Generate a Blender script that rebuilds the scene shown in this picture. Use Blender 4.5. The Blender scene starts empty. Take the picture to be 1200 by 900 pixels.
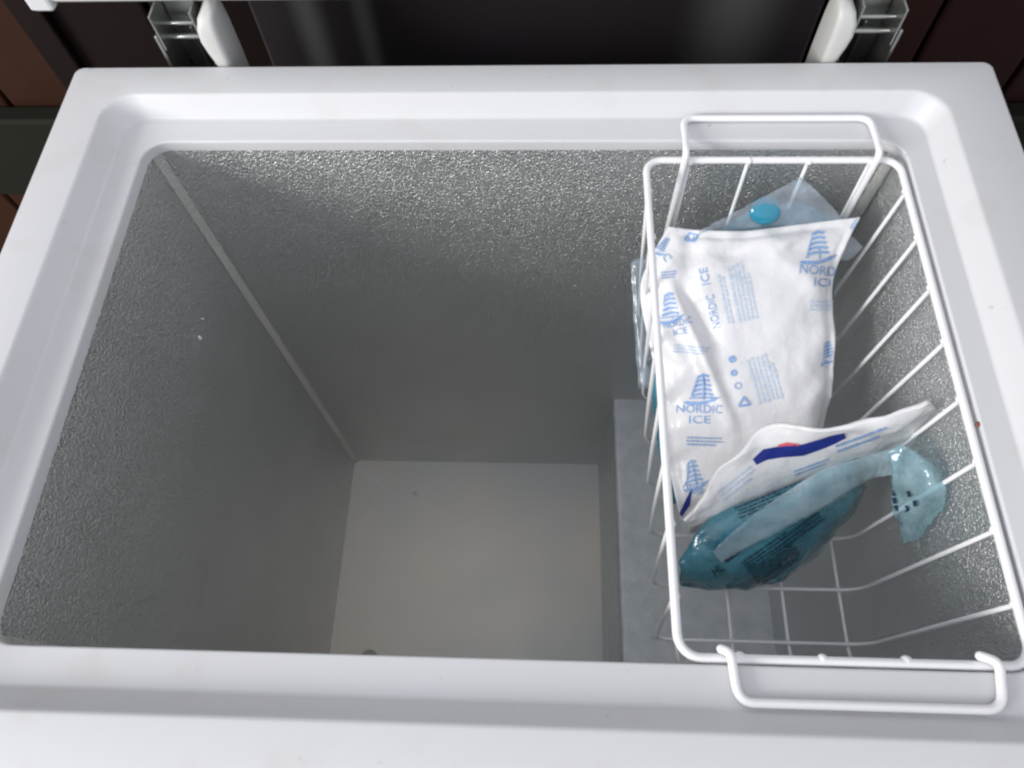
import bpy, math, random
import numpy as np
from mathutils import Vector, Matrix, noise as mnoise

random.seed(7)
SC = bpy.context.scene
COL = SC.collection
H = 0.87                      # height of the freezer rim above the floor; shapes below are given relative to the rim

# ------------------------------------------------------------------ camera
CAM_F = 855.1563              # focal length in pixels of the 1200 px wide photograph
PITCH, YAW, ROLL = 1.114, -0.0974, -0.0752
CAM_C = np.array([0.0209, -0.4979, 0.4216])
_w = np.array([math.sin(YAW)*math.cos(PITCH), math.cos(YAW)*math.cos(PITCH), -math.sin(PITCH)])
_r = np.array([math.cos(YAW), -math.sin(YAW), 0.0]); _u = np.cross(_r, _w)
_R = _r*math.cos(ROLL)+_u*math.sin(ROLL); _U = -_r*math.sin(ROLL)+_u*math.cos(ROLL)
cd = bpy.data.cameras.new('camera'); cam = bpy.data.objects.new('camera', cd); COL.objects.link(cam)
cd.sensor_width = 36.0; cd.lens = CAM_F/1200*36.0; cd.clip_start = 0.01; cd.clip_end = 100
cam.matrix_world = Matrix(((_R[0], _U[0], -_w[0], CAM_C[0]), (_R[1], _U[1], -_w[1], CAM_C[1]),
                           (_R[2], _U[2], -_w[2], CAM_C[2]+H), (0, 0, 0, 1)))
SC.camera = cam

def pix(x, y, axis, val):
    """point where the line of sight through photo pixel (x, y) meets the plane axis = val (rim-relative)"""
    d = _w+_R*(x-600)/CAM_F-_U*(y-450)/CAM_F
    return CAM_C+d*((val-CAM_C[axis])/d[axis])
def toward(p):
    d = CAM_C-np.array(p); return d/np.linalg.norm(d)
def proj(p):
    d = np.array(p)-CAM_C
    return np.array([600+CAM_F*(d@_R)/(d@_w), 450-CAM_F*(d@_U)/(d@_w)])

# ------------------------------------------------------------------ world and lamps
wd = bpy.data.worlds.new('World'); SC.world = wd; wd.use_nodes = True
bg = wd.node_tree.nodes['Background']
bg.inputs[0].default_value = (0.91, 0.93, 1.0, 1); bg.inputs[1].default_value = 0.78     # daylight-grey room air
def area(name, direction, dist, sx, sy, power, col):
    ld = bpy.data.lights.new(name, 'AREA'); ld.shape = 'RECTANGLE'; ld.size = sx; ld.size_y = sy
    ld.energy = power; ld.color = col
    o = bpy.data.objects.new(name, ld); COL.objects.link(o)
    d = Vector(direction).normalized(); o.location = Vector((0, -0.26, H))+d*dist
    o.rotation_euler = d.to_track_quat('Z', 'Y').to_euler()
    return o
area('window_light', (-0.82, -0.46, 0.33), 2.3, 0.85, 0.8, 42, (1.0, 0.98, 0.95))
SC.view_settings.view_transform = 'Standard'; SC.view_settings.look = 'None'
SC.view_settings.exposure = 0.38; SC.view_settings.gamma = 1.0
SC.render.engine = 'CYCLES'
SC.cycles.use_denoising = True
SC.cycles.max_bounces = 10; SC.cycles.glossy_bounces = 7; SC.cycles.diffuse_bounces = 4
SC.cycles.transparent_max_bounces = 16
SC.cycles.sample_clamp_indirect = 6
SC.cycles.filter_width = 2.4

# ------------------------------------------------------------------ materials
def mat(name, col, rough=0.5, metal=0.0, spec=0.5, coat=0.0, bump=None, var=None, rough_var=None, trans=0.0, sss=0.0, coat_rough=0.1):
    """bump = list of (scale, strength, distance, kind); var = (scale, amount, second colour)"""
    m = bpy.data.materials.new(name); m.use_nodes = True
    nt = m.node_tree; b = nt.nodes['Principled BSDF']
    b.inputs['Base Color'].default_value = (*col, 1); b.inputs['Roughness'].default_value = rough
    b.inputs['Metallic'].default_value = metal; b.inputs['Specular IOR Level'].default_value = spec
    b.inputs['Coat Weight'].default_value = coat; b.inputs['Coat Roughness'].default_value = coat_rough
    b.inputs['Transmission Weight'].default_value = trans
    if sss: b.inputs['Subsurface Weight'].default_value = sss; b.inputs['Subsurface Radius'].default_value = (0.01, 0.01, 0.01)
    tc = nt.nodes.new('ShaderNodeTexCoord'); L = nt.links.new
    prev = None
    for sc, st, dist, kind in (bump or []):
        if kind == 'voronoi':
            t = nt.nodes.new('ShaderNodeTexVoronoi'); t.inputs['Scale'].default_value = sc; t.feature = 'SMOOTH_F1'; out = t.outputs['Distance']
        else:
            t = nt.nodes.new('ShaderNodeTexNoise'); t.inputs['Scale'].default_value = sc; t.inputs['Detail'].default_value = 4 if kind == 'noise' else 1; out = t.outputs['Fac']
        L(tc.outputs['Object'], t.inputs['Vector'])
        bp = nt.nodes.new('ShaderNodeBump'); bp.inputs['Strength'].default_value = st; bp.inputs['Distance'].default_value = dist
        L(out, bp.inputs['Height'])
        if prev: L(prev.outputs[0], bp.inputs['Normal'])
        prev = bp
    if prev: L(prev.outputs[0], b.inputs['Normal'])
    if var:
        sc, amt, c2 = var
        t = nt.nodes.new('ShaderNodeTexNoise'); t.inputs['Scale'].default_value = sc; t.inputs['Detail'].default_value = 5
        L(tc.outputs['Object'], t.inputs['Vector'])
        rp = nt.nodes.new('ShaderNodeValToRGB'); rp.color_ramp.elements[0].position = 0.5-amt/2; rp.color_ramp.elements[1].position = 0.5+amt/2
        rp.color_ramp.elements[0].color = (*col, 1); rp.color_ramp.elements[1].color = (*c2, 1)
        L(t.outputs['Fac'], rp.inputs[0]); L(rp.outputs[0], b.inputs['Base Color'])
    if rough_var:
        t = nt.nodes.new('ShaderNodeTexNoise'); t.inputs['Scale'].default_value = rough_var[0]; t.inputs['Detail'].default_value = 4
        L(tc.outputs['Object'], t.inputs['Vector'])
        mr = nt.nodes.new('ShaderNodeMapRange'); mr.inputs[3].default_value = rough_var[1]; mr.inputs[4].default_value = rough_var[2]
        L(t.outputs['Fac'], mr.inputs[0]); L(mr.outputs[0], b.inputs['Roughness'])
    return m

def film_mat(name, tint, body, amount, rough=0.12, bscale=60, bstr=0.6):
    """thin clear plastic: partly see-through, partly a pale glossy sheet"""
    m = bpy.data.materials.new(name); m.use_nodes = True; nt = m.node_tree; L = nt.links.new
    b = nt.nodes['Principled BSDF']; out = nt.nodes['Material Output']
    b.inputs['Base Color'].default_value = (*body, 1); b.inputs['Roughness'].default_value = rough
    b.inputs['Specular IOR Level'].default_value = 0.8
    tr = nt.nodes.new('ShaderNodeBsdfTransparent'); tr.inputs[0].default_value = (*tint, 1)
    mx = nt.nodes.new('ShaderNodeMixShader')
    tc = nt.nodes.new('ShaderNodeTexCoord'); t = nt.nodes.new('ShaderNodeTexNoise'); t.inputs['Scale'].default_value = bscale; t.inputs['Detail'].default_value = 3
    L(tc.outputs['Object'], t.inputs['Vector'])
    bp = nt.nodes.new('ShaderNodeBump'); bp.inputs['Strength'].default_value = bstr; bp.inputs['Distance'].default_value = 0.0015
    L(t.outputs['Fac'], bp.inputs['Height']); L(bp.outputs[0], b.inputs['Normal'])
    mr = nt.nodes.new('ShaderNodeMapRange'); mr.inputs[1].default_value = 0.35; mr.inputs[2].default_value = 0.7
    mr.inputs[3].default_value = amount*0.7; mr.inputs[4].default_value = min(1, amount*1.4)
    L(t.outputs['Fac'], mr.inputs[0]); L(mr.outputs[0], mx.inputs[0]); L(tr.outputs[0], mx.inputs[1]); L(b.outputs[0], mx.inputs[2])
    gl = nt.nodes.new('ShaderNodeBsdfGlossy'); gl.inputs['Roughness'].default_value = rough; L(bp.outputs[0], gl.inputs['Normal'])
    lw = nt.nodes.new('ShaderNodeLayerWeight'); lw.inputs[0].default_value = 0.5; L(bp.outputs[0], lw.inputs['Normal'])
    pw = nt.nodes.new('ShaderNodeMath'); pw.operation = 'POWER'; pw.inputs[1].default_value = 4; L(lw.outputs['Facing'], pw.inputs[0])
    fr = nt.nodes.new('ShaderNodeMapRange'); fr.inputs[3].default_value = 0.06; fr.inputs[4].default_value = 0.7; L(pw.outputs[0], fr.inputs[0])
    m2 = nt.nodes.new('ShaderNodeMixShader'); L(fr.outputs[0], m2.inputs[0]); L(mx.outputs[0], m2.inputs[1]); L(gl.outputs[0], m2.inputs[2]); L(m2.outputs[0], out.inputs[0])
    b.inputs['Specular IOR Level'].default_value = 0; b.inputs['Roughness'].default_value = 0.6
    return m

M = {}
M['white'] = mat('white_enamel', (0.625, 0.63, 0.65), 0.32, spec=0.5, bump=[(900, 0.04, 0.0005, 'n1')], rough_var=(9, 0.26, 0.42), var=(6, 0.5, (0.605, 0.605, 0.615)))
M['cabinet'] = mat('cabinet_paint', (0.77, 0.77, 0.78), 0.3, bump=[(700, 0.06, 0.0006, 'n1')])
M['stucco'] = mat('stucco_aluminium', (0.725, 0.735, 0.73), 0.38, metal=0.95, bump=[(820, 1.0, 0.0015, 'n1'), (400, 0.6, 0.0014, 'n1'), (7, 0.15, 0.02, 'noise')], var=(11, 0.5, (0.67, 0.675, 0.665)))
M['floor_metal'] = mat('aluminium_floor', (0.92, 0.855, 0.755), 0.46, metal=0.25, bump=[(420, 0.3, 0.0007, 'n1')], var=(3.6, 0.28, (0.78, 0.785, 0.77)), rough_var=(11, 0.40, 0.55))
M['bead'] = mat('smooth_aluminium_strip', (0.74, 0.73, 0.70), 0.40, metal=0.45, bump=[(600, 0.8, 0.0014, 'n1')], var=(18, 0.7, (0.60, 0.60, 0.57)))
M['rust'] = mat('rust', (0.20, 0.07, 0.05), 0.8)
M['step'] = mat('step_aluminium', (0.80, 0.83, 0.84), 0.40, metal=0.75, bump=[(760, 0.85, 0.0014, 'n1')], var=(55, 0.5, (0.64, 0.68, 0.70)))
M['wire'] = mat('white_coated_wire', (0.82, 0.82, 0.83), 0.28, coat=0.3)
M['pack'] = mat('white_pack_film', (0.72, 0.72, 0.735), 0.30, spec=0.5, bump=[(34, 0.55, 0.006, 'noise'), (150, 0.25, 0.0012, 'noise')])
M['ink'] = mat('blue_ink', (0.15, 0.30, 0.58), 0.45, var=(420, 0.5, (0.34, 0.48, 0.74)))
M['pale_ink'] = mat('pale_blue_ink', (0.40, 0.55, 0.76), 0.45, var=(420, 0.4, (0.62, 0.70, 0.80)))
M['navy'] = mat('navy_ink', (0.015, 0.03, 0.22), 0.35)
M['red'] = mat('red_ink', (0.62, 0.10, 0.12), 0.45)
M['black_ink'] = mat('dark_ink', (0.012, 0.03, 0.06), 0.4)
M['gel'] = mat('teal_gel_bag', (0.018, 0.13, 0.18), 0.12, spec=0.6, bump=[(55, 0.9, 0.006, 'noise'), (18, 0.6, 0.012, 'noise')], var=(30, 0.3, (0.06, 0.25, 0.33)), coat=1.0, coat_rough=0.06)
M['bubble'] = mat('cyan_gel', (0.015, 0.24, 0.36), 0.06, coat=0.6)
M['film'] = film_mat('clear_film', (0.90, 0.95, 0.97), (0.60, 0.66, 0.76), 0.16)
M['film_pale'] = film_mat('pale_clear_film', (0.80, 0.92, 0.95), (0.66, 0.78, 0.83), 0.24, rough=0.10, bscale=45, bstr=0.35)
M['sealant'] = mat('pale_sealant', (0.85, 0.84, 0.80), 0.5)
M['film_blue'] = film_mat('blue_tinted_film', (0.74, 0.90, 0.94), (0.56, 0.74, 0.80), 0.22, rough=0.10, bscale=80, bstr=0.8)
M['steel'] = mat('hinge_steel', (0.36, 0.37, 0.35), 0.22, metal=0.95, bump=[(60, 0.2, 0.002, 'noise')], rough_var=(40, 0.2, 0.45))
M['plastic'] = mat('white_plastic', (0.52, 0.52, 0.50), 0.45)
M['gasket'] = mat('grey_gasket', (0.55, 0.56, 0.57), 0.5)
M['plank'] = mat('stained_plank', (0.032, 0.012, 0.005), 0.6, spec=0.15, bump=[(40, 0.2, 0.003, 'noise')], var=(10, 0.6, (0.022, 0.008, 0.004)))
M['rail'] = mat('dark_green_rail', (0.006, 0.0065, 0.004), 0.8, spec=0.2, bump=[(40, 0.2, 0.003, 'noise')], var=(12, 0.6, (0.009, 0.009, 0.005)))
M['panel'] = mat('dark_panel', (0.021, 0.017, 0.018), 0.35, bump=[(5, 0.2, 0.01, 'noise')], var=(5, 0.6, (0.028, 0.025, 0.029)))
M['shaded_plank'] = mat('shaded_plank', (0.008, 0.0035, 0.003), 0.6, spec=0.15, bump=[(40, 0.2, 0.003, 'noise')], var=(10, 0.6, (0.006, 0.003, 0.003)))  # plank brown darkened, the lid's shade painted into the colour
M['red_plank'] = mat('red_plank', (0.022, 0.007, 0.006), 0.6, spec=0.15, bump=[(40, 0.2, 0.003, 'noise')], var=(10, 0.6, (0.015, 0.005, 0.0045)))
M['floor'] = mat('floor_boards', (0.10, 0.045, 0.02), 0.5, var=(4, 0.6, (0.07, 0.03, 0.015)))
M['plug'] = mat('drain_plug_plastic', (0.50, 0.49, 0.46), 0.5)
M['frost'] = mat('ice_crumb', (0.75, 0.78, 0.80), 0.3)

nt = M['white'].node_tree; L = nt.links.new; bs = nt.nodes['Principled BSDF']; base = bs.inputs['Base Color'].links[0].from_socket
tc = nt.nodes.new('ShaderNodeTexCoord')
def speck(scale, lo, hi, col, base):
    t = nt.nodes.new('ShaderNodeTexNoise'); t.inputs['Scale'].default_value = scale; t.inputs['Detail'].default_value = 6; L(tc.outputs['Object'], t.inputs['Vector'])
    r = nt.nodes.new('ShaderNodeMapRange'); r.inputs[1].default_value = lo; r.inputs[2].default_value = hi; L(t.outputs['Fac'], r.inputs[0])
    x = nt.nodes.new('ShaderNodeMix'); x.data_type = 'RGBA'; L(r.outputs[0], x.inputs['Factor']); L(base, x.inputs['A']); x.inputs['B'].default_value = (*col, 1); return x.outputs['Result']
base = speck(95, .70, .80, (.40, .38, .35), base); base = speck(22, .56, .78, (.575, .57, .56), base)
L(base, bs.inputs['Base Color'])
# soft vertical reflections, painted as pale bands into the dark panel's colour
nt = M['panel'].node_tree; L = nt.links.new; bs = nt.nodes['Principled BSDF']; base = bs.inputs['Base Color'].links[0].from_socket
tc = nt.nodes.new('ShaderNodeTexCoord'); sx = nt.nodes.new('ShaderNodeSeparateXYZ'); L(tc.outputs['Object'], sx.inputs[0]); acc = None
for cx_, w_ in ((-.212, .022), (-.158, .016), (.20, .06)):
    a = nt.nodes.new('ShaderNodeMath'); a.operation = 'SUBTRACT'; a.inputs[1].default_value = cx_; L(sx.outputs[0], a.inputs[0])
    b = nt.nodes.new('ShaderNodeMath'); b.operation = 'ABSOLUTE'; L(a.outputs[0], b.inputs[0])
    c = nt.nodes.new('ShaderNodeMapRange'); c.interpolation_type = 'SMOOTHSTEP'; c.inputs[1].default_value = 0; c.inputs[2].default_value = w_; c.inputs[3].default_value = 1; c.inputs[4].default_value = 0; L(b.outputs[0], c.inputs[0])
    if acc is None: acc = c.outputs[0]
    else:
        d = nt.nodes.new('ShaderNodeMath'); d.operation = 'MAXIMUM'; L(acc, d.inputs[0]); L(c.outputs[0], d.inputs[1]); acc = d.outputs[0]
mx = nt.nodes.new('ShaderNodeMix'); mx.data_type = 'RGBA'; L(acc, mx.inputs['Factor']); L(base, mx.inputs['A']); mx.inputs['B'].default_value = (.085, .088, .085, 1); L(mx.outputs['Result'], bs.inputs['Base Color'])

# ------------------------------------------------------------------ helpers
def empty(name, loc, label, cat, group=None):
    o = bpy.data.objects.new(name, None); o.empty_display_size = 0.05; COL.objects.link(o)
    o.location = (loc[0], loc[1], loc[2]+H); o['label'] = label; o['category'] = cat
    if group: o['group'] = group
    return o
def world_of(o):
    p = Vector((0, 0, 0))
    while o is not None:
        p += o.location; o = o.parent
    return p
def mk(name, V, F, m, parent=None, smooth=False, origin=None, label=None):
    """V in rim-relative coordinates; the object hangs under parent (or stands at origin)"""
    off = world_of(parent) if parent else (Vector((origin[0], origin[1], origin[2]+H)) if origin is not None else Vector((0, 0, 0)))
    V = np.array(V, float)+np.array([-off.x, -off.y, H-off.z])
    me = bpy.data.meshes.new(name); me.from_pydata(V.tolist(), [], [tuple(int(i) for i in f) for f in F]); me.update()
    me.materials.append(m)
    if smooth: me.shade_smooth()
    o = bpy.data.objects.new(name, me); COL.objects.link(o)
    if parent: o.parent = parent
    else: o.location = off
    if label: o['label'] = label
    return o
def rrect(x0, x1, y0, y1, r, n=6):
    P = []
    for cx, cy, a in ((x1-r, y1-r, 0), (x0+r, y1-r, 90), (x0+r, y0+r, 180), (x1-r, y0+r, 270)):
        for k in range(n+1):
            t = math.radians(a+90*k/n); P.append((cx+r*math.cos(t), cy+r*math.sin(t)))
    return P
def loft(loops, cap0=False, cap1=False):
    n = len(loops[0]); V = [p for l in loops for p in l]; F = []
    for i in range(len(loops)-1):
        for j in range(n):
            F.append((i*n+j, i*n+(j+1) % n, (i+1)*n+(j+1) % n, (i+1)*n+j))
    if cap0: F.append(tuple(range(n-1, -1, -1)))
    if cap1: F.append(tuple(range((len(loops)-1)*n, len(loops)*n)))
    return V, F
def round_keys(keys, e=0.003, n=3):
    """round the bends of a profile whose points are (x0,x1,y0,y1,r,z)"""
    K = [np.array(k, float) for k in keys]; out = [K[0]]
    for a, b, c in zip(K, K[1:], K[2:]):
        def step(p, q):
            l = max(abs(q[0]-p[0]), abs(q[3]-p[3]), abs(q[5]-p[5]), 1e-6); return p+(q-p)*min(0.45, e/l)
        p0, p2 = step(b, a), step(b, c)
        for k in range(n+1):
            t = k/n; out.append(p0*(1-t)**2+2*b*t*(1-t)+p2*t*t)
    out.append(K[-1]); return out
def loft_keys(keys, n=8, **kw):
    return loft([[(x, y, k[5]) for x, y in rrect(k[0], k[1], k[2], k[3], k[4], n)] for k in keys], **kw)
def box(x0, x1, y0, y1, z0, z1, b=0.003):
    """block with bevelled long edges (vertical loops)"""
    b = min(b, (x1-x0)/3, (y1-y0)/3, (z1-z0)/3)
    ks = [(x0+b, x1-b, y0+b, y1-b, b*.5, z0), (x0, x1, y0, y1, b, z0+b), (x0, x1, y0, y1, b, z1-b), (x0+b, x1-b, y0+b, y1-b, b*.5, z1)]
    return loft_keys(ks, n=2, cap0=True, cap1=True)
def poly_round(P, r, closed=False, n=4):
    P = [np.array(p, float) for p in P]; out = []; N = len(P)
    rng = range(N) if closed else range(1, N-1)
    if not closed: out.append(P[0])
    for i in rng:
        a, b, c = P[i-1], P[i], P[(i+1) % N]
        la, lc = np.linalg.norm(a-b), np.linalg.norm(c-b); rr = min(r, la*.45, lc*.45)
        p0, p2 = b+(a-b)/la*rr, b+(c-b)/lc*rr
        for k in range(n+1):
            t = k/n; out.append(p0*(1-t)**2+2*b*t*(1-t)+p2*t*t)
    if not closed: out.append(P[-1])
    return out
def tube(P, r, closed=False, seg=8):
    P = [np.array(p, float) for p in P]; N = len(P); loops = []
    up = None
    for i in range(N):
        a = P[i-1] if (closed or i > 0) else P[i]; c = P[(i+1) % N] if (closed or i < N-1) else P[i]
        t = c-a; t /= np.linalg.norm(t)
        if up is None:
            up = np.array([0, 0, 1.0]) if abs(t[2]) < .9 else np.array([1.0, 0, 0])
        s = up-t*(up@t); s /= np.linalg.norm(s); up = s; q = np.cross(t, s)
        loops.append([P[i]+r*(s*math.cos(k*2*math.pi/seg)+q*math.sin(k*2*math.pi/seg)) for k in range(seg)])
    if closed:
        V, F = loft(loops+[loops[0]])
        return V, F
    # rounded ends
    return loft([[P[0]+(p-P[0])*.5-(P[1]-P[0])/np.linalg.norm(P[1]-P[0])*r*.6 for p in loops[0]]]+loops+
                [[P[-1]+(p-P[-1])*.5+(P[-1]-P[-2])/np.linalg.norm(P[-1]-P[-2])*r*.6 for p in loops[-1]]], cap0=True, cap1=True)
def join(*parts):
    V, F = [], []
    for v, f in parts:
        n = len(V); V += list(v); F += [tuple(i+n for i in q) for q in f]
    return V, F

# ------------------------------------------------------------------ setting: floor and board wall behind
fl = mk('floor', [(-2.5, -2.5, -H), (2.5, -2.5, -H), (2.5, 0.2, -H), (-2.5, 0.2, -H)], [(0, 1, 2, 3)], M['floor']); fl['kind'] = 'structure'
WY = 0.15
wall = empty('wall', (0, WY, -H), 'wall of dark red-brown vertical boards behind the freezer', 'wall'); wall['kind'] = 'structure'
V, F = box(-2.5, 2.5, WY+.022, WY+.06, -H, 1.4)
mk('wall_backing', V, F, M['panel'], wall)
bw = 0.112; x = -1.610; board = None; _bd = {}
for k in range(28):
    if board is None:
        V, F = box(x, x+bw-.005, WY, WY+.02, -H, 1.4, .004)
        board = mk('board', V, F, M['plank'], wall)
    else:
        b = board.copy()
        if x+k*bw > -.5:  # boards right of the batten: lid shade put into their colour
            key = 'shaded_plank' if x+k*bw < .2 else 'red_plank'
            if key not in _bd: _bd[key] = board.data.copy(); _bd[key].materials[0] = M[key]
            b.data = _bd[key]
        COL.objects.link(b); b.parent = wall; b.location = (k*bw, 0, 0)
V, F = box(-1.6, 1.6, WY-.028, WY-.001, -.305, -.178, .004)
mk('rail', V, F, M['rail'], wall, label='dark green horizontal rail across the boards')
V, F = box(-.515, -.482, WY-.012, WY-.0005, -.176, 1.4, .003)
mk('batten', V, F, M['shaded_plank'], wall, label='narrow dark vertical batten')
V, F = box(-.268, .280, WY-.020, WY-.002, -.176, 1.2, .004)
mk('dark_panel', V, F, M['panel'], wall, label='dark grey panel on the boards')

# ------------------------------------------------------------------ freezer
FZ = empty('chest_freezer', (0, -0.263, -H), 'open white chest freezer with a grey stucco aluminium inside', 'freezer')
rim_keys = [(-.3745, .3745, -.5295, -.0005, .006, -.060), (-.375, .375, -.530, 0, .007, 0.0), (-.339, .330, -.491, -.032, .026, 0.0),
            (-.329, .3195, -.4785, -.041, .020, -.018), (-.307, .3005, -.456, -.066, .020, -.018),
            (-.3065, .301, -.4565, -.0655, .018, -.0285)]
V, F = loft_keys(round_keys(rim_keys, .0020, 4), n=10)
rim = mk('rim', V, F, M['white'], FZ, smooth=True)
V, F = loft_keys([(-.372, .372, -.527, -.003, .008, -.845), (-.372, .372, -.527, -.003, .008, -.055)], n=4, cap0=True)
mk('cabinet', V, F, M['cabinet'], FZ)
for sx in (-.33, .33):
    for sy in (-.48, -.05):
        V, F = loft([[(sx+r*math.cos(a*math.pi/6), sy+r*math.sin(a*math.pi/6), z) for a in range(12)] for r, z in ((.018, -H), (.022, -.862), (.022, -.844))], cap0=True, cap1=True)
        mk('foot', V, F, M['plug'], FZ)
# liner: one folded sheet, rounded at the vertical corners (inward facing)
LX0, LX1, LY0, LY1, ZF, ZH, XH = -.3068, .3012, -.4568, -.0652, -.775, -.508, .1175
lk = [(LX0, LX1, LY0, LY1, .010, ZF-.001), (LX0, LX1, LY0, LY1, .010, -.0275)]
V, F = loft_keys(lk, n=6); F = [f[::-1] for f in F]
liner = mk('liner_wall', V, F, M['stucco'], FZ, label='grey embossed aluminium inner walls')
mk('liner_floor', [(LX0-.001, LY0-.001, ZF), (XH+.01, LY0-.001, ZF), (XH+.01, LY1+.001, ZF), (LX0-.001, LY1+.001, ZF)], [(0, 1, 2, 3)], M['floor_metal'], FZ)
st = [(XH, ZF-.002), (XH, ZH-.007), (XH+.0008, ZH-.0040), (XH+.0023, ZH-.0018), (XH+.0045, ZH-.0005), (XH+.0075, ZH), (LX1+.001, ZH)]
V = [(a, y, z) for y in (LY0-.001, LY1+.001) for a, z in st]; n = len(st)
mk('compressor_step', V, [(i, i+1, n+i+1, n+i) for i in range(n-1)], M['step'], FZ, label='raised aluminium step inside, under the basket')
# smooth folded corner strips and the sealant streak running out of the back-left one
for cx_, cy_, a0, zb in ((LX0+.0125, LY1-.0125, 90, ZF), (LX1-.013, LY1-.013, 0, ZH), (LX0+.013, LY0+.013, 180, ZF), (LX1-.013, LY0+.013, 270, ZH)):
    loops = []
    for k in range(9):
        t = math.radians(a0+26+38*k/8); loops.append([(cx_+.0128*math.cos(t), cy_+.0128*math.sin(t), z) for z in (zb, -.06, -.0285)])
    V = [p for l in loops for p in l]; F = [(3*i+j, 3*i+3+j, 3*i+4+j, 3*i+1+j) for i in range(8) for j in range(2)]
    mk('corner_strip', V, [f[::-1] for f in F], M['bead'], FZ, smooth=True)
V, F = [], []
for k in range(13):
    t = k/12; c_ = pix(414+t*50, 541+t*44, 2, ZF); wv = .006*(1-t)**.7+.0008
    d_ = np.array([.55, .83, 0])
    for e_, h_ in ((-1, .0001), (-.5, .0004), (0, .0006), (.5, .0004), (1, .0001)): V.append((c_[0]+d_[0]*wv*e_, c_[1]+d_[1]*wv*e_, ZF+h_*(1-.8*t)+.0001))
for k in range(12):
    for j in range(4): F.append((5*k+j, 5*k+j+1, 5*k+6+j, 5*k+5+j))
mk('sealant_streak', V, F, M['sealant'], FZ, smooth=True)
# drain plug, dent in the floor, ice crumb on the left wall
p = pix(432, 772, 2, ZF+.002)
V, F = loft([[(p[0]+r*math.cos(a*math.pi/10), p[1]+r*math.sin(a*math.pi/10), ZF+z) for a in range(20)] for r, z in ((.014, .0005), (.013, .005), (.008, .006))], cap1=True)
mk('drain_plug', V, F, M['plug'], FZ)
p = pix(488, 579, 2, ZF)
V, F = [], []
for i in range(9):
    for j in range(9):
        a, b = (i-4)/4, (j-4)/4; V.append((p[0]+a*.006+b*.004, p[1]-a*.002+b*.0045, ZF+.0003+.0030*max(0, 1-a*a-b*b*1.2)))
for i in range(8):
    for j in range(8): F.append((i*9+j, (i+1)*9+j, (i+1)*9+j+1, i*9+j+1))
mk('dent', V, F, M['sealant'], FZ, smooth=True)
for q, s in (((234, 396), .0024), ((237, 374), .0010)):
    p = pix(q[0], q[1], 0, LX0+.0008)
    V, F = loft([[(p[0]+h_, p[1]+r*s*math.cos(a*math.pi/4)*.8, p[2]+r*s*1.6*math.sin(a*math.pi/4)) for a in range(8)] for r, h_ in ((1, 0), (.8, .0012), (.3, .002))], cap1=True)
    mk('ice_crumb', V, F, M['frost'], FZ, smooth=True)

# lid, standing open behind the rim
V, F = loft_keys(round_keys([(-.391, .377, .034, .090, .010, .0440), (-.391, .377, .034, .090, .012, .603)], .004), n=4, cap0=True, cap1=True)
lid = mk('lid', V, F, M['cabinet'], FZ)
V, F = box(-.391, .377, .020, .0335, .0425, .605, .004)
mk('lid_inner_frame', V, F, M['plastic'], lid)
V, F = box(-.33, .32, .012, .0195, .095, .55, .004)
mk('inner_panel', V, F, M['white'], lid)
g = poly_round([(-.355, .0165, .072), (.345, .0165, .072), (.345, .0165, .575), (-.355, .0165, .575)], .02, True)
V, F = tube(g, .0035, True, 8); mk('gasket', V, F, M['gasket'], lid, smooth=True)
V, F = box(-.394, -.374, .0165, .030, .038, .065, .003); mk('corner_cap', V, F, M['gasket'], lid)

# hinges
def hinge(xo, xi, s):
    """channel between xo (outer flange) and xi (inner flange); s = +1 when the inner side lies at larger x"""
    h = bpy.data.objects.new('hinge', None); COL.objects.link(h); h.parent = FZ
    w = abs(xi-xo)
    X = lambda f: xo+s*w*f
    def bx(a, b, *r): return box(min(a, b), max(a, b), *r)
    # lower leaf on the cabinet
    mk('lower_leaf', *join(bx(X(0), X(1), .036, .039, -.14, .020, .001), bx(X(0)-s*.003, X(0), .006, .039, -.14, .024, .0008), bx(X(1), X(1)+s*.003, .006, .039, -.14, -.002, .0008),
       bx(X(.42), X(.50), .030, .0358, -.14, .014, .002)), M['steel'], h)
    # upper leaf on the lid
    mk('upper_leaf', *join(bx(X(.12), X(.88), .0315, .0335, .018, .0435, .0008), bx(X(.10)-s*.0018, X(.10), .004, .0335, .012, .0435, .0008), bx(X(.90), X(.90)+s*.0018, .008, .0335, .015, .0435, .0008)), M['steel'], h)
    for z, r in ((.0165, .0024), (.029, .0018)):
        V, F = tube([(X(.02), .016, z), (X(.98), .016, z)], r, False, 10); mk('pin', V, F, M['steel'], h, smooth=True)
    # white plastic cover on the inner side
    loops = []
    for z, a, d in ((-.14, .010, .030), (-.03, .0105, .034), (-.012, .0115, .036), (0.0, .0135, .036), (.010, .0160, .036), (.020, .0175, .036), (.030, .0165, .034), (.038, .0135, .030), (.0435, .008, .018)):
        x1 = X(1)+s*.0150; x0 = x1-s*a; yc = .020
        L_ = rrect(min(x0, x1), max(x0, x1), yc-d/2, yc+d/2, min(.0045, a*.42), 4); loops.append([(q[0], q[1], z) for q in L_])
    V, F = loft(loops, cap0=True, cap1=True); mk('cover', V, F, M['plastic'], h, smooth=True)
    return h
hinge(-.2955, -.2585, 1)
hinge(.2940, .2575, -1)

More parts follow.
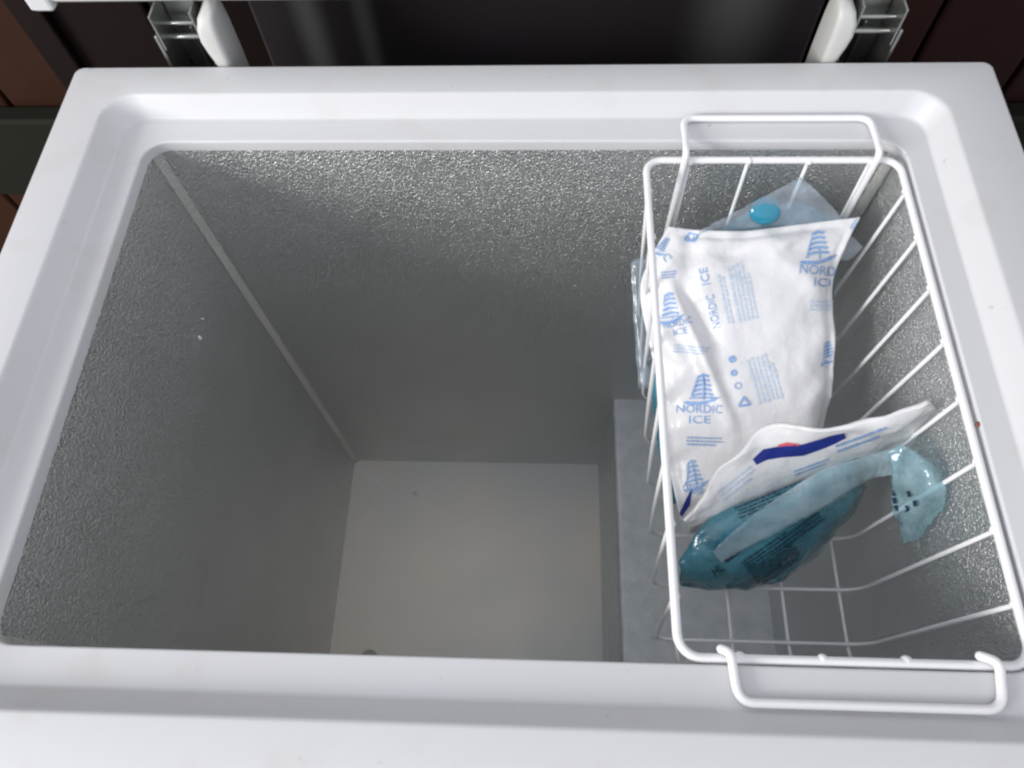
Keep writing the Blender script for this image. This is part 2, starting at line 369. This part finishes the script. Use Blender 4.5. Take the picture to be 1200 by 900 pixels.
# ------------------------------------------------------------------ wire basket
BK = empty('wire_basket', (.2, -.27, -.225), 'white wire basket hung across the freezer opening, holding gel packs', 'basket')
RZ = -.022
ring = [(x, y, RZ) for x, y in rrect(.0995, .2955, -.4525, -.0825, .013, 6)]
V, F = tube(ring, .0028, True, 10); mk('top_frame', V, F, M['wire'], BK, smooth=True)
BZ = -.2205
for k in range(8):
    y = -.1125-.0437*k
    P = poly_round([(.1000, y, RZ-.002), (.1080, y, -.13), (.1165, y, BZ), (.200, y, BZ), (.2905, y, BZ), (.2960, y, RZ-.002)], .022, n=6)
    V, F = tube(P, .00155, False, 8); mk('wire', V, F, M['wire'], BK, smooth=True)
for xx in (.1340, .1800, .2265, .2745):
    P = poly_round([(xx, -.0825, RZ-.002), (xx, -.094, BZ-.003), (xx, -.437, BZ-.003), (xx, -.452, RZ-.002)], .020, n=6)
    V, F = tube(P, .00155, False, 8); mk('wire', V, F, M['wire'], BK, smooth=True)
def blob(c, r, m, name):
    V, F = loft([[(c[0]+r*math.cos(la)*math.cos(k*math.pi/4)*1.2, c[1]+r*math.cos(la)*math.sin(k*math.pi/4)*1.2, c[2]+r*math.sin(la)) for k in range(8)] for la in (-1.3, -.7, 0, .7, 1.3)], cap0=True, cap1=True)
    return mk(name, V, F, m, BK, smooth=True)
for k in range(8):
    for xx in (.1003, .2952): blob((xx, -.1125-.0437*k, RZ-.0014), .0026+.0006*random.random(), M['wire'], 'weld')
for xx in (.1340, .1800, .2265, .2745):
    for yy in (-.0835, -.4515): blob((xx, yy, RZ-.0008+.0014*random.random()), .0026+.0008*random.random(), M['wire'], 'weld')
p = pix(1146, 497, 2, RZ+.0022); blob((p[0], p[1], RZ+.0018), .0016, M['rust'], 'rust_spot')
# hanging loops: rear one runs down inside the frame, front one hooks over it
P = poly_round([(.1285, -.0900, -.120), (.1290, -.0875, -.010), (.1300, -.0720, -.0120), (.1300, -.0455, -.0146), (.2770, -.0455, -.0146), (.2770, -.0720, -.0120), (.2755, -.0875, -.010), (.2760, -.0900, -.120)], .010, n=6)
V, F = tube(P, .0027, False, 10); mk('handle', V, F, M['wire'], BK, smooth=True, label='rear hanging loop resting on the ledge')
P = poly_round([(.1225, -.4475, -.0185), (.1275, -.4500, -.0150), (.1290, -.4755, -.0146), (.2690, -.4755, -.0146), (.2735, -.4510, -.0150), (.2650, -.4475, -.0185)], .009, n=6)
V, F = tube(P, .0027, False, 10); mk('handle', V, F, M['wire'], BK, smooth=True, label='front hanging loop resting on the ledge')

# ------------------------------------------------------------------ soft packs
def cr(P, t):
    """Catmull-Rom through the rows of P (k, ...) at t in 0..1"""
    n = len(P); s = min(max(t, 0), 1)*(n-1); i = min(int(s), n-2); f = s-i
    g = lambda k: P[k] if 0 <= k < n else (2*P[0]-P[1] if k < 0 else 2*P[n-1]-P[n-2])
    a, b, c, d = g(i-1), g(i), g(i+1), g(i+2)
    return .5*((2*b)+(c-a)*f+(2*a-5*b+4*c-d)*f*f+(3*b-a-3*c+d)*f**3)
def patch(C3, nu, nv):
    C3 = np.array(C3, float); G = np.zeros((nv+1, nu+1, 3))
    for i in range(nv+1):
        row = cr(C3, i/nv)
        for j in range(nu+1): G[i, j] = cr(row, j/nu)
    return G
def normals(G):
    du = np.gradient(G, axis=1); dv = np.gradient(G, axis=0); n = np.cross(du, dv); n /= np.linalg.norm(n, axis=2, keepdims=True)+1e-12
    if (n[n.shape[0]//2, n.shape[1]//2]@toward(G[n.shape[0]//2, n.shape[1]//2])) < 0: n = -n
    return n
def ridged(p, s, seed):
    return 1-2*abs(mnoise.noise(Vector((p[0]*s+seed, p[1]*s+seed*1.7, p[2]*s-seed))))
class Pack:
    def __init__(self, C3, nu, nv, thick, power=.5, margin=.06, wr=.002, ws=30, seed=0, extra=None, edge_wave=.002):
        G = patch(C3, nu, nv); N = normals(G); self.nu, self.nv = nu, nv
        Fr = G.copy(); Bk = G.copy()
        for i in range(nv+1):
            for j in range(nu+1):
                u, v = j/nu, i/nv
                eu = max(0, min(u, 1-u)-margin)/(.5-margin); ev = max(0, min(v, 1-v)-margin)/(.5-margin)
                sh = lambda e: math.sin(min(1, e*1.25)*math.pi/2)
                hgt = thick/2*(sh(eu)*sh(ev))**power
                edge = 1-min(1, 3*min(u, 1-u, v, 1-v))
                p = G[i, j]
                w_ = wr*(.55+edge)*(ridged(p, ws, seed)*.7+ridged(p, ws*2.3, seed+9)*.35)
                e_ = edge_wave*edge*mnoise.noise(Vector(p*38)+Vector((seed, 0, 0)))*2
                x_ = extra(proj(p)) if extra else 0
                Fr[i, j] = p+N[i, j]*(hgt+w_+e_+x_+.0006); Bk[i, j] = p-N[i, j]*(hgt*.9-w_*.3-e_+.0006)
        self.G, self.N, self.F, self.B = G, normals(Fr), Fr, Bk
        self.PX = np.array([[proj(Fr[i, j]) for j in range(nu+1)] for i in range(nv+1)])
    def mesh(self):
        nu, nv = self.nu, self.nv; W = nu+1; n = W*(nv+1)
        V = self.F.reshape(-1, 3).tolist()+self.B.reshape(-1, 3).tolist(); F = []
        for i in range(nv):
            for j in range(nu):
                a = i*W+j; F.append((a, a+W, a+W+1, a+1)); F.append((n+a, n+a+1, n+a+W+1, n+a+W))
        bd = [j for j in range(nu+1)]+[i*W+nu for i in range(1, nv+1)]+[nv*W+j for j in range(nu-1, -1, -1)]+[i*W for i in range(nv-1, 0, -1)]
        for a, b in zip(bd, bd[1:]+bd[:1]): F.append((a, b, n+b, n+a))
        return V, F
    def lift(self, q, off=.0007):
        """photo pixel -> point on the printed face (None when it falls off the pack)"""
        d = ((self.PX-np.array(q))**2).sum(2); i, j = np.unravel_index(np.argmin(d), d.shape)
        i0, j0 = min(max(i, 1), self.nv-1), min(max(j, 1), self.nu-1)
        A = np.stack([(self.PX[i0, j0+1]-self.PX[i0, j0-1])/2, (self.PX[i0+1, j0]-self.PX[i0-1, j0])/2], 1)
        if abs(np.linalg.det(A)) < 1e-6: return None
        s = np.linalg.solve(A, np.array(q)-self.PX[i0, j0]); a, b = j0+s[0], i0+s[1]
        if not (-.1 <= a <= self.nu+.1 and -.1 <= b <= self.nv+.1) or abs(s).max() > 2.5: return None
        a = min(max(a, 0), self.nu-1e-6); b = min(max(b, 0), self.nv-1e-6); j, i = int(a), int(b); fa, fb = a-j, b-i
        f = lambda T: (T[i, j]*(1-fa)+T[i, j+1]*fa)*(1-fb)+(T[i+1, j]*(1-fa)+T[i+1, j+1]*fa)*fb
        return f(self.F)+f(self.N)*off
    def press(self, V2, F2):
        """flat artwork in photo pixels -> mesh lying on the face"""
        out, idx = [], {}
        for k, q in enumerate(V2):
            p = self.lift(q)
            if p is not None: idx[k] = len(out); out.append(p)
        return out, [tuple(idx[i] for i in f) for f in F2 if all(i in idx for i in f)]
_fonts = {}
def glyphs(s):
    """text as flat triangles, unit letter height, starting at x = 0"""
    if s in _fonts: return _fonts[s]
    c = bpy.data.curves.new('txt', 'FONT'); c.body = s; c.size = 1; c.resolution_u = 3
    o = bpy.data.objects.new('txt', c); COL.objects.link(o)
    me = bpy.data.meshes.new_from_object(o.evaluated_get(bpy.context.evaluated_depsgraph_get()))
    V = np.array([v.co[:2] for v in me.vertices]); F = [tuple(p.vertices) for p in me.polygons]
    bpy.data.objects.remove(o); bpy.data.curves.remove(c); bpy.data.meshes.remove(me)
    h = .70; V = V-np.array([V[:, 0].min(), 0]); V = V/h
    _fonts[s] = (V, F); return V, F
def place(V, F, c, ang, sx, sy):
    """unit art (x right, y up, centred) -> pixels; ang in degrees anticlockwise in the picture"""
    a = math.radians(ang); ex = np.array([math.cos(a), -math.sin(a)])*sx; ey = np.array([-math.sin(a), -math.cos(a)])*sy
    return [np.array(c)+ex*v[0]+ey*v[1] for v in V], F
def text_at(s, c, ang, width, height):
    V, F = glyphs(s); w = V[:, 0].max(); U_ = np.stack([V[:, 0]/w-.5, V[:, 1]-.5], 1)
    return place(U_, F, c, ang, width, height)
def strip(pts, half):
    """a stroke of given half width through 2-D points"""
    V, F = [], []; pts = [np.array(p, float) for p in pts]
    if max(np.linalg.norm(b-a) for a, b in zip(pts, pts[1:])) > 4:      # long strokes follow the surface in short steps
        hs = list(half) if hasattr(half, '__len__') else [half]*len(pts); P2, H2 = [], []
        for a, b, h0, h1 in zip(pts, pts[1:], hs, hs[1:]):
            m_ = max(1, int(np.linalg.norm(b-a)/1.5))
            for k in range(m_): P2.append(a+(b-a)*k/m_); H2.append(h0+(h1-h0)*k/m_)
        pts = P2+[pts[-1]]; hs = H2+[hs[-1]]
        n_ = len(pts)
        for i, p in enumerate(pts):
            t = pts[min(i+1, n_-1)]-pts[max(i-1, 0)]; t /= np.linalg.norm(t)+1e-9; n = np.array([-t[1], t[0]])
            V += [p+n*hs[i]*(1-.5*k) for k in range(5)]
            if i: F += [(5*i-5+k, 5*i-4+k, 5*i+1+k, 5*i+k) for k in range(4)]
        return V, F
    for i, p in enumerate(pts):
        t = pts[min(i+1, len(pts)-1)]-pts[max(i-1, 0)]; t /= np.linalg.norm(t)+1e-9; n = np.array([-t[1], t[0]])
        h_ = half[i] if hasattr(half, '__len__') else half
        V += [p+n*h_, p-n*h_]
        if i: F.append((2*i-2, 2*i-1, 2*i+1, 2*i))
    return V, F
def ship(c, ang, w, h):
    """little sailing ship: pointed hull and a sail of curved bars"""
    parts = [strip([(-.5+.1*k, .06-.10*math.sin(k/10*math.pi)+.004*k*k*.3) for k in range(11)], [.012]+[.055]*8+[.03, .012]),
             strip([(-.34, .18), (.42, .14)], .02)]
    for k in range(5):
        y = .26+k*.16; x0 = -.28+k*.055; x1 = .30-k*.02
        parts.append(strip([(x0+(x1-x0)*t/5, y+.05*math.sin(t/5*math.pi)) for t in range(6)], .042))
    parts.append(strip([(.05, .1), (.07, 1.02)], .02)); parts.append(strip([(-.28, .24), (-.06, .95)], .018))
    V, F = join(*parts); return place([v-np.array([0, .5]) for v in V], F, c, ang, w, h)
def fine(c, ang, w, h, rows, rnd, dense=.78):
    """rows of print too small to read"""
    parts = []
    for r in range(rows):
        y = .5-(r+.5)/rows; x = -.5+rnd.random()*.04; end = .5-(rnd.random()*.25 if r == rows-1 else rnd.random()*.06)
        while x < end:
            l = .02+rnd.random()*.07; hh = .22/rows*(.8+.4*rnd.random())
            parts.append(([(x, y-hh), (min(x+l, end), y-hh), (min(x+l, end), y+hh), (x, y+hh)], [(0, 1, 2, 3)])); x += l/dense
    V, F = join(*parts); return place(V, F, c, ang, w, h)
def ring_art(c, r, w, n=10):
    V, F = [], []
    for k in range(n):
        a = k*2*math.pi/n; V += [np.array(c)+(r-w)*np.array([math.cos(a), math.sin(a)]), np.array(c)+(r+w)*np.array([math.cos(a), math.sin(a)])]
        F.append((2*k, 2*k+1, (2*k+3) % (2*n), (2*k+2) % (2*n)))
    return V, F
def stamp(pack, name, m, parent, *art):
    V, F = pack.press(*join(*art))
    if F: return mk(name, V, F, m, parent)

# plane of the big white pack: foot on the basket floor, head against the rear wires
pa, pb, pc = pix(800, 600, 2, -.190), pix(785, 265, 1, -.108), pix(1008, 255, 1, -.108)
pn = np.cross(pb-pa, pc-pa); pn /= np.linalg.norm(pn)
if pn[2] < 0: pn = -pn
def onplane(q, off=0):
    d = _w+_R*(q[0]-600)/CAM_F-_U*(q[1]-450)/CAM_F
    return CAM_C+d*(((pa+pn*off-CAM_C)@pn)/(d@pn))

def seg_d(q, a, b):
    a, b = np.array(a, float), np.array(b, float); t = min(1, max(0, ((q-a)@(b-a))/((b-a)@(b-a)))); return np.linalg.norm(q-a-(b-a)*t), t
def folds(q):
    s = 0
    for a, b, w_, amp in (((785, 335), (852, 495), 8, .0045), ((770, 385), (800, 430), 9, .003), ((800, 345), (835, 400), 10, -.0045), ((820, 300), (905, 295), 10, -.0025), ((905, 295), (935, 275), 7, .003),
                          ((905, 300), (960, 345), 12, .002), ((940, 470), (968, 440), 9, .002), ((810, 270), (806, 330), 9, -.003)):
        d, t = seg_d(q, a, b); s += 1.7*amp*math.exp(-(d/w_)**2)*math.sin(math.pi*(.15+.7*t))
    return s
AG = [[(783, 266), (858, 272), (938, 263), (1007, 255)], [(764, 300), (845, 312), (925, 305), (986, 297)], [(750, 345), (838, 372), (915, 375), (976, 355)],
      [(768, 440), (850, 455), (920, 460), (975, 448)], [(783, 540), (850, 535), (915, 525), (962, 508)], [(797, 610), (840, 600), (890, 580), (925, 560)]]
A = Pack([[onplane(q, -.004) for q in r] for r in AG], 72, 96, .030, .5, .05, .0022, 24, 3, folds, .004)
V, F = A.mesh()
ao = A.G[-1].mean(0)
PA = empty('gel_pack', ao, 'large white gel pack printed with blue ships and lettering, lying topmost in the basket', 'gel pack', 'gel packs in the basket')
mk('pouch', V, F, M['pack'], PA, smooth=True)
rnd = random.Random(5)
stamp(A, 'ship_emblem', M['ink'], PA, ship((822, 455), 3, 44, 34))
stamp(A, 'ship_emblem', M['ink'], PA, ship((812, 556), 14, 32, 34))
stamp(A, 'ship_emblem', M['ink'], PA, ship((957, 289), 6, 44, 36))
stamp(A, 'ship_emblem', M['ink'], PA, ship((784, 360), 10, 34, 34))
stamp(A, 'ship_emblem', M['ink'], PA, ship((970, 412), 15, 24, 24))
stamp(A, 'ship_emblem', M['ink'], PA, ship((776, 288), -30, 18, 22))
stamp(A, 'lettering', M['ink'], PA, text_at('NORDIC', (820, 479), -1, 54, 9.5), text_at('ICE', (820, 491.5), 0, 25, 9))
stamp(A, 'lettering', M['ink'], PA, text_at('NORDIC', (823, 577), -22, 46, 9))
stamp(A, 'lettering', M['ink'], PA, text_at('NORDIC', (965, 317), -5, 56, 11), text_at('ICE', (966, 331), -5, 24, 9.5))
stamp(A, 'lettering', M['ink'], PA, text_at('NORDIC', (794, 378), 12, 34, 8), text_at('ICE', (798, 388), 12, 18, 8))
stamp(A, 'lettering', M['ink'], PA, text_at('NORDIC', (835.5, 365), 102, 40, 9.5), text_at('ICE', (825.5, 324), 102, 20, 9.5))
stamp(A, 'fine_print', M['ink'], PA, fine((826, 517), -2, 44, 12, 3, rnd))
stamp(A, 'fine_print', M['pale_ink'], PA, fine((810, 410), -5, 44, 11, 3, rnd))
stamp(A, 'fine_print', M['pale_ink'], PA, fine((963, 358), 0, 30, 14, 3, rnd))
stamp(A, 'fine_print', M['pale_ink'], PA, fine((850, 350), 102, 64, 9, 2, rnd), fine((870, 342), 102, 72, 26, 5, rnd))
stamp(A, 'fine_print', M['pale_ink'], PA, fine((896, 443), 106, 58, 32, 6, rnd))
stamp(A, 'symbol', M['ink'], PA, ring_art((858, 421), 2.2, 2.2))
for c_, r_, w_ in (((860, 437), 2.8, 1.2), ((865, 452), 3.6, .6)): stamp(A, 'symbol', M['ink'], PA, ring_art(c_, r_, w_))
stamp(A, 'symbol', M['ink'], PA, strip([(866, 475), (872, 465), (879, 474), (866, 476)], 1.3))
stamp(A, 'symbol', M['ink'], PA, strip([(802, 281), (808, 273), (818, 276), (814, 283), (803, 282)], 1.2))
stamp(A, 'symbol', M['ink'], PA, ring_art((810, 279), 3, .8))
stamp(A, 'symbol', M['ink'], PA, text_at('C', (782, 302), -60, 8, 9))
stamp(A, 'fine_print', M['ink'], PA, fine((784, 322), 5, 18, 10, 3, rnd))
stamp(A, 'printed_stripe', M['navy'], PA, strip([(797, 604), (805, 590), (811, 573)], [2.2, 3.4, .8]))
stamp(A, 'symbol', M['ink'], PA, text_at('N', (966, 426), 70, 8, 9))
stamp(A, 'fine_print', M['ink'], PA, fine((1001, 263), 55, 14, 6, 2, rnd))

# teal gel pack lying under the white one; its clear end film sticks out behind
DG = [[(832, 278), (880, 247), (935, 238), (980, 260)], [(768, 330), (845, 330), (925, 330), (978, 330)], [(763, 430), (845, 430), (920, 430), (965, 420)], [(770, 520), (850, 520), (915, 520), (950, 500)], [(785, 590), (840, 590), (890, 570), (925, 550)]]
D = Pack([[onplane(q, -.024 if k < 4 else -.016) for q in r] for k, r in enumerate(DG)], 36, 40, .036, .5, .02, .002, 30, 21, None, .002)
PD = empty('gel_pack', D.G[-1].mean(0), 'teal gel pack in clear film, lying under the large white printed pack', 'gel pack', 'gel packs in the basket')
V, F = D.mesh(); mk('gel', V, F, M['gel'], PD, smooth=True)
def sheet(C3, nu, nv, wr, ws, seed, thick=.0004, jit=0):
    G = patch(C3, nu, nv); N = normals(G)
    for i in range(nv+1):
        for j in range(nu+1): G[i, j] += N[i, j]*(wr*ridged(G[i, j], ws, seed)+wr*.9*mnoise.noise(Vector((j/nu*nu*.75, i/nv*2.2, seed))))
    if jit:
        rj = random.Random(seed)
        for i in range(nv+1):
            for j in range(nu+1): G[i, j] += N[i, j]*rj.uniform(-jit, jit)+np.array([rj.uniform(-1, 1) for _ in range(3)])*jit*.5
    W = nu+1; n = W*(nv+1); V = (G+N*thick/2).reshape(-1, 3).tolist()+(G-N*thick/2).reshape(-1, 3).tolist(); F = []
    for i in range(nv):
        for j in range(nu):
            a = i*W+j; F.append((a, a+W, a+W+1, a+1)); F.append((n+a, n+a+1, n+a+W+1, n+a+W))
    bd = [j for j in range(nu+1)]+[i*W+nu for i in range(1, nv+1)]+[nv*W+j for j in range(nu-1, -1, -1)]+[i*W for i in range(nv-1, 0, -1)]
    for a, b in zip(bd, bd[1:]+bd[:1]): F.append((a, b, n+b, n+a))
    return V, F, G
FT = [[onplane(q, o) for q, o in r] for r in (
    [((818, 270), .000), ((868, 243), .006), ((928, 212), .014), ((938, 208), .014)],
    [((812, 285), -.008), ((870, 262), -.004), ((935, 238), .004), ((960, 226), .008)],
    [((812, 300), -.016), ((872, 285), -.014), ((945, 275), -.012), ((990, 258), -.006)])]
V, F, _ = sheet(FT, 26, 14, .0022, 40, 4); mk('end_film', V, F, M['film'], PD, smooth=True)
bc = onplane((897, 247), .002)
V, F = loft([[bc+.0115*math.cos(la)*(np.array([1.15, 0, 0])*math.cos(k*math.pi/8)+np.array([0, .7, .7])*math.sin(k*math.pi/8))+pn*.0045*math.sin(la) for k in range(16)] for la in np.linspace(-1.4, 1.45, 10)], cap0=True, cap1=True)
mk('gel_bulge', V, F, M['bubble'], PD, smooth=True)
FS = [[onplane(q, o) for q, o in r] for r in ([((739, 308), -.012), ((747, 303), -.010), ((765, 300), -.012)], [((743, 380), -.020), ((750, 380), -.018), ((770, 380), -.02)], [((749, 455), -.026), ((756, 455), -.022), ((775, 455), -.024)])]
V, F, _ = sheet(FS, 10, 20, .0015, 40, 8); mk('side_film', V, F, M['film'], PD, smooth=True)
FS = [[onplane(q, o) for q, o in r] for r in ([((975, 285), -.014), ((995, 275), -.010), ((1012, 290), -.012)], [((970, 310), -.016), ((985, 305), -.014), ((995, 305), -.016)])]
V, F, _ = sheet(FS, 10, 10, .0015, 40, 12); mk('side_film', V, F, M['film'], PD, smooth=True)

# second white pack, standing on edge, leaning back
Z = lambda x, y, z: pix(x, y, 2, z)
BG = [[Z(799, 608, -.150), Z(820, 580, -.135), Z(888, 506, -.098), Z(950, 497, -.080), Z(1020, 490, -.062), Z(1088, 468, -.046)],
      [Z(803, 612, -.160), Z(838, 592, -.150), Z(905, 540, -.122), Z(960, 525, -.108), Z(1030, 505, -.085), Z(1092, 472, -.054)],
      [Z(806, 618, -.172), Z(850, 608, -.172), Z(915, 572, -.155), Z(975, 550, -.140), Z(1040, 520, -.112), Z(1095, 478, -.066)],
      [Z(812, 628, -.195), Z(858, 625, -.205), Z(920, 600, -.205), Z(985, 575, -.190), Z(1040, 540, -.150), Z(1092, 490, -.085)]]
B = Pack(BG, 66, 40, .013, .7, .015, .0022, 30, 31, None, .004)
PB = empty('gel_pack', B.G[-1].mean(0), 'white gel pack with a dark blue printed band, standing on edge in the basket', 'gel pack', 'gel packs in the basket')
V, F = B.mesh(); mk('pouch', V, F, M['pack'], PB, smooth=True)
stamp(B, 'printed_band', M['navy'], PB, strip([(884, 541), (897, 532), (915, 529), (940, 527), (962, 520), (978, 514), (990, 510)], [4.0, 6.5, 6.6, 6.4, 5.8, 5.0, 3.0]))
stamp(B, 'printed_band', M['red'], PB, strip([(912, 522), (922, 520), (936, 521)], [1.3, 1.9, 1.2]))
stamp(B, 'fine_print', M['pale_ink'], PB, fine((865, 565), 38, 54, 16, 3, rnd))
stamp(B, 'fine_print', M['ink'], PB, fine((1012, 514), 20, 70, 13, 2, rnd), fine((950, 547), 20, 44, 8, 2, rnd))

# teal gel pack in blue film, lying in front, with a fin seam and an empty end flap
CG = [[Z(800, 652, -.172), Z(834, 606, -.150), Z(900, 578, -.138), Z(955, 556, -.128), Z(1003, 534, -.112)],
      [Z(797, 664, -.176), Z(842, 632, -.155), Z(905, 605, -.143), Z(962, 578, -.136), Z(1006, 547, -.126)],
      [Z(796, 676, -.186), Z(858, 662, -.172), Z(918, 636, -.166), Z(972, 600, -.156), Z(1009, 560, -.142)],
      [Z(797, 684, -.198), Z(870, 690, -.208), Z(935, 664, -.206), Z(980, 617, -.190), Z(1011, 570, -.160)]]
Cc = Pack(CG, 66, 44, .016, .55, .01, .0026, 30, 41, None, .002)
PC = empty('gel_pack', Cc.G[-1].mean(0), 'teal gel pack in blue-tinted film with a loose end flap, lying on the basket floor', 'gel pack', 'gel packs in the basket')
V, F = Cc.mesh(); mk('gel', V, F, M['gel'], PC, smooth=True)
stamp(Cc, 'fine_print', M['black_ink'], PC, fine((905, 655), 35, 66, 38, 9, rnd), fine((940, 620), 36, 60, 14, 3, rnd))
stamp(Cc, 'fine_print', M['black_ink'], PC, fine((905, 585), 22, 90, 16, 4, rnd))
stamp(Cc, 'lettering', M['black_ink'], PC, text_at('HL', (841, 667), 40, 13, 11), strip([(850, 657), (858, 651), (866, 645)], [2.5, 3, 2]))
FN = [[Z(835, 645, -.148), Z(880, 605, -.122), Z(950, 558, -.100), Z(1010, 536, -.086), Z(1058, 522, -.076)],
      [Z(838, 650, -.152), Z(886, 614, -.128), Z(956, 574, -.108), Z(1014, 548, -.096), Z(1056, 538, -.084)],
      [Z(845, 658, -.157), Z(898, 630, -.137), Z(966, 594, -.125), Z(1012, 565, -.114), Z(1046, 556, -.096)]]
V, F, _ = sheet(FN, 80, 10, .0012, 32, 5, jit=.00012); mk('fin_seam', V, F, M['film_pale'], PC, smooth=True)
FF = [[Z(1040, 528, -.078), Z(1046, 545, -.086), Z(1048, 562, -.092), Z(1046, 590, -.104), Z(1056, 615, -.116), Z(1062, 636, -.124)],
      [Z(1058, 522, -.072), Z(1064, 540, -.074), Z(1068, 566, -.080), Z(1068, 592, -.092), Z(1068, 614, -.108), Z(1066, 634, -.120)],
      [Z(1074, 532, -.068), Z(1084, 548, -.066), Z(1090, 568, -.068), Z(1090, 592, -.082), Z(1082, 608, -.100), Z(1070, 632, -.118)],
      [Z(1090, 548, -.070), Z(1104, 560, -.066), Z(1109, 574, -.066), Z(1106, 592, -.078), Z(1092, 608, -.098), Z(1074, 634, -.118)]]
V, F, FG = sheet(FF, 22, 18, .0026, 36, 14, jit=.0005); mk('end_flap', V, F, M['film_blue'], PC, smooth=True)
class Flat:  # print on the flap
    pass
fp = Pack(FF, 30, 24, .0002, .5, .01, 0, 1, 0, None, 0)
stamp(fp, 'lettering', M['black_ink'], PC, *[strip([(x, y), (x+1.5, y+7)], 2.2) for x, y in ((1047, 574), (1048, 583), (1050, 592), (1053, 603), (1056, 612), (1065, 575), (1072, 586))], strip([(1062, 592), (1065, 597), (1060, 600)], 1.5))
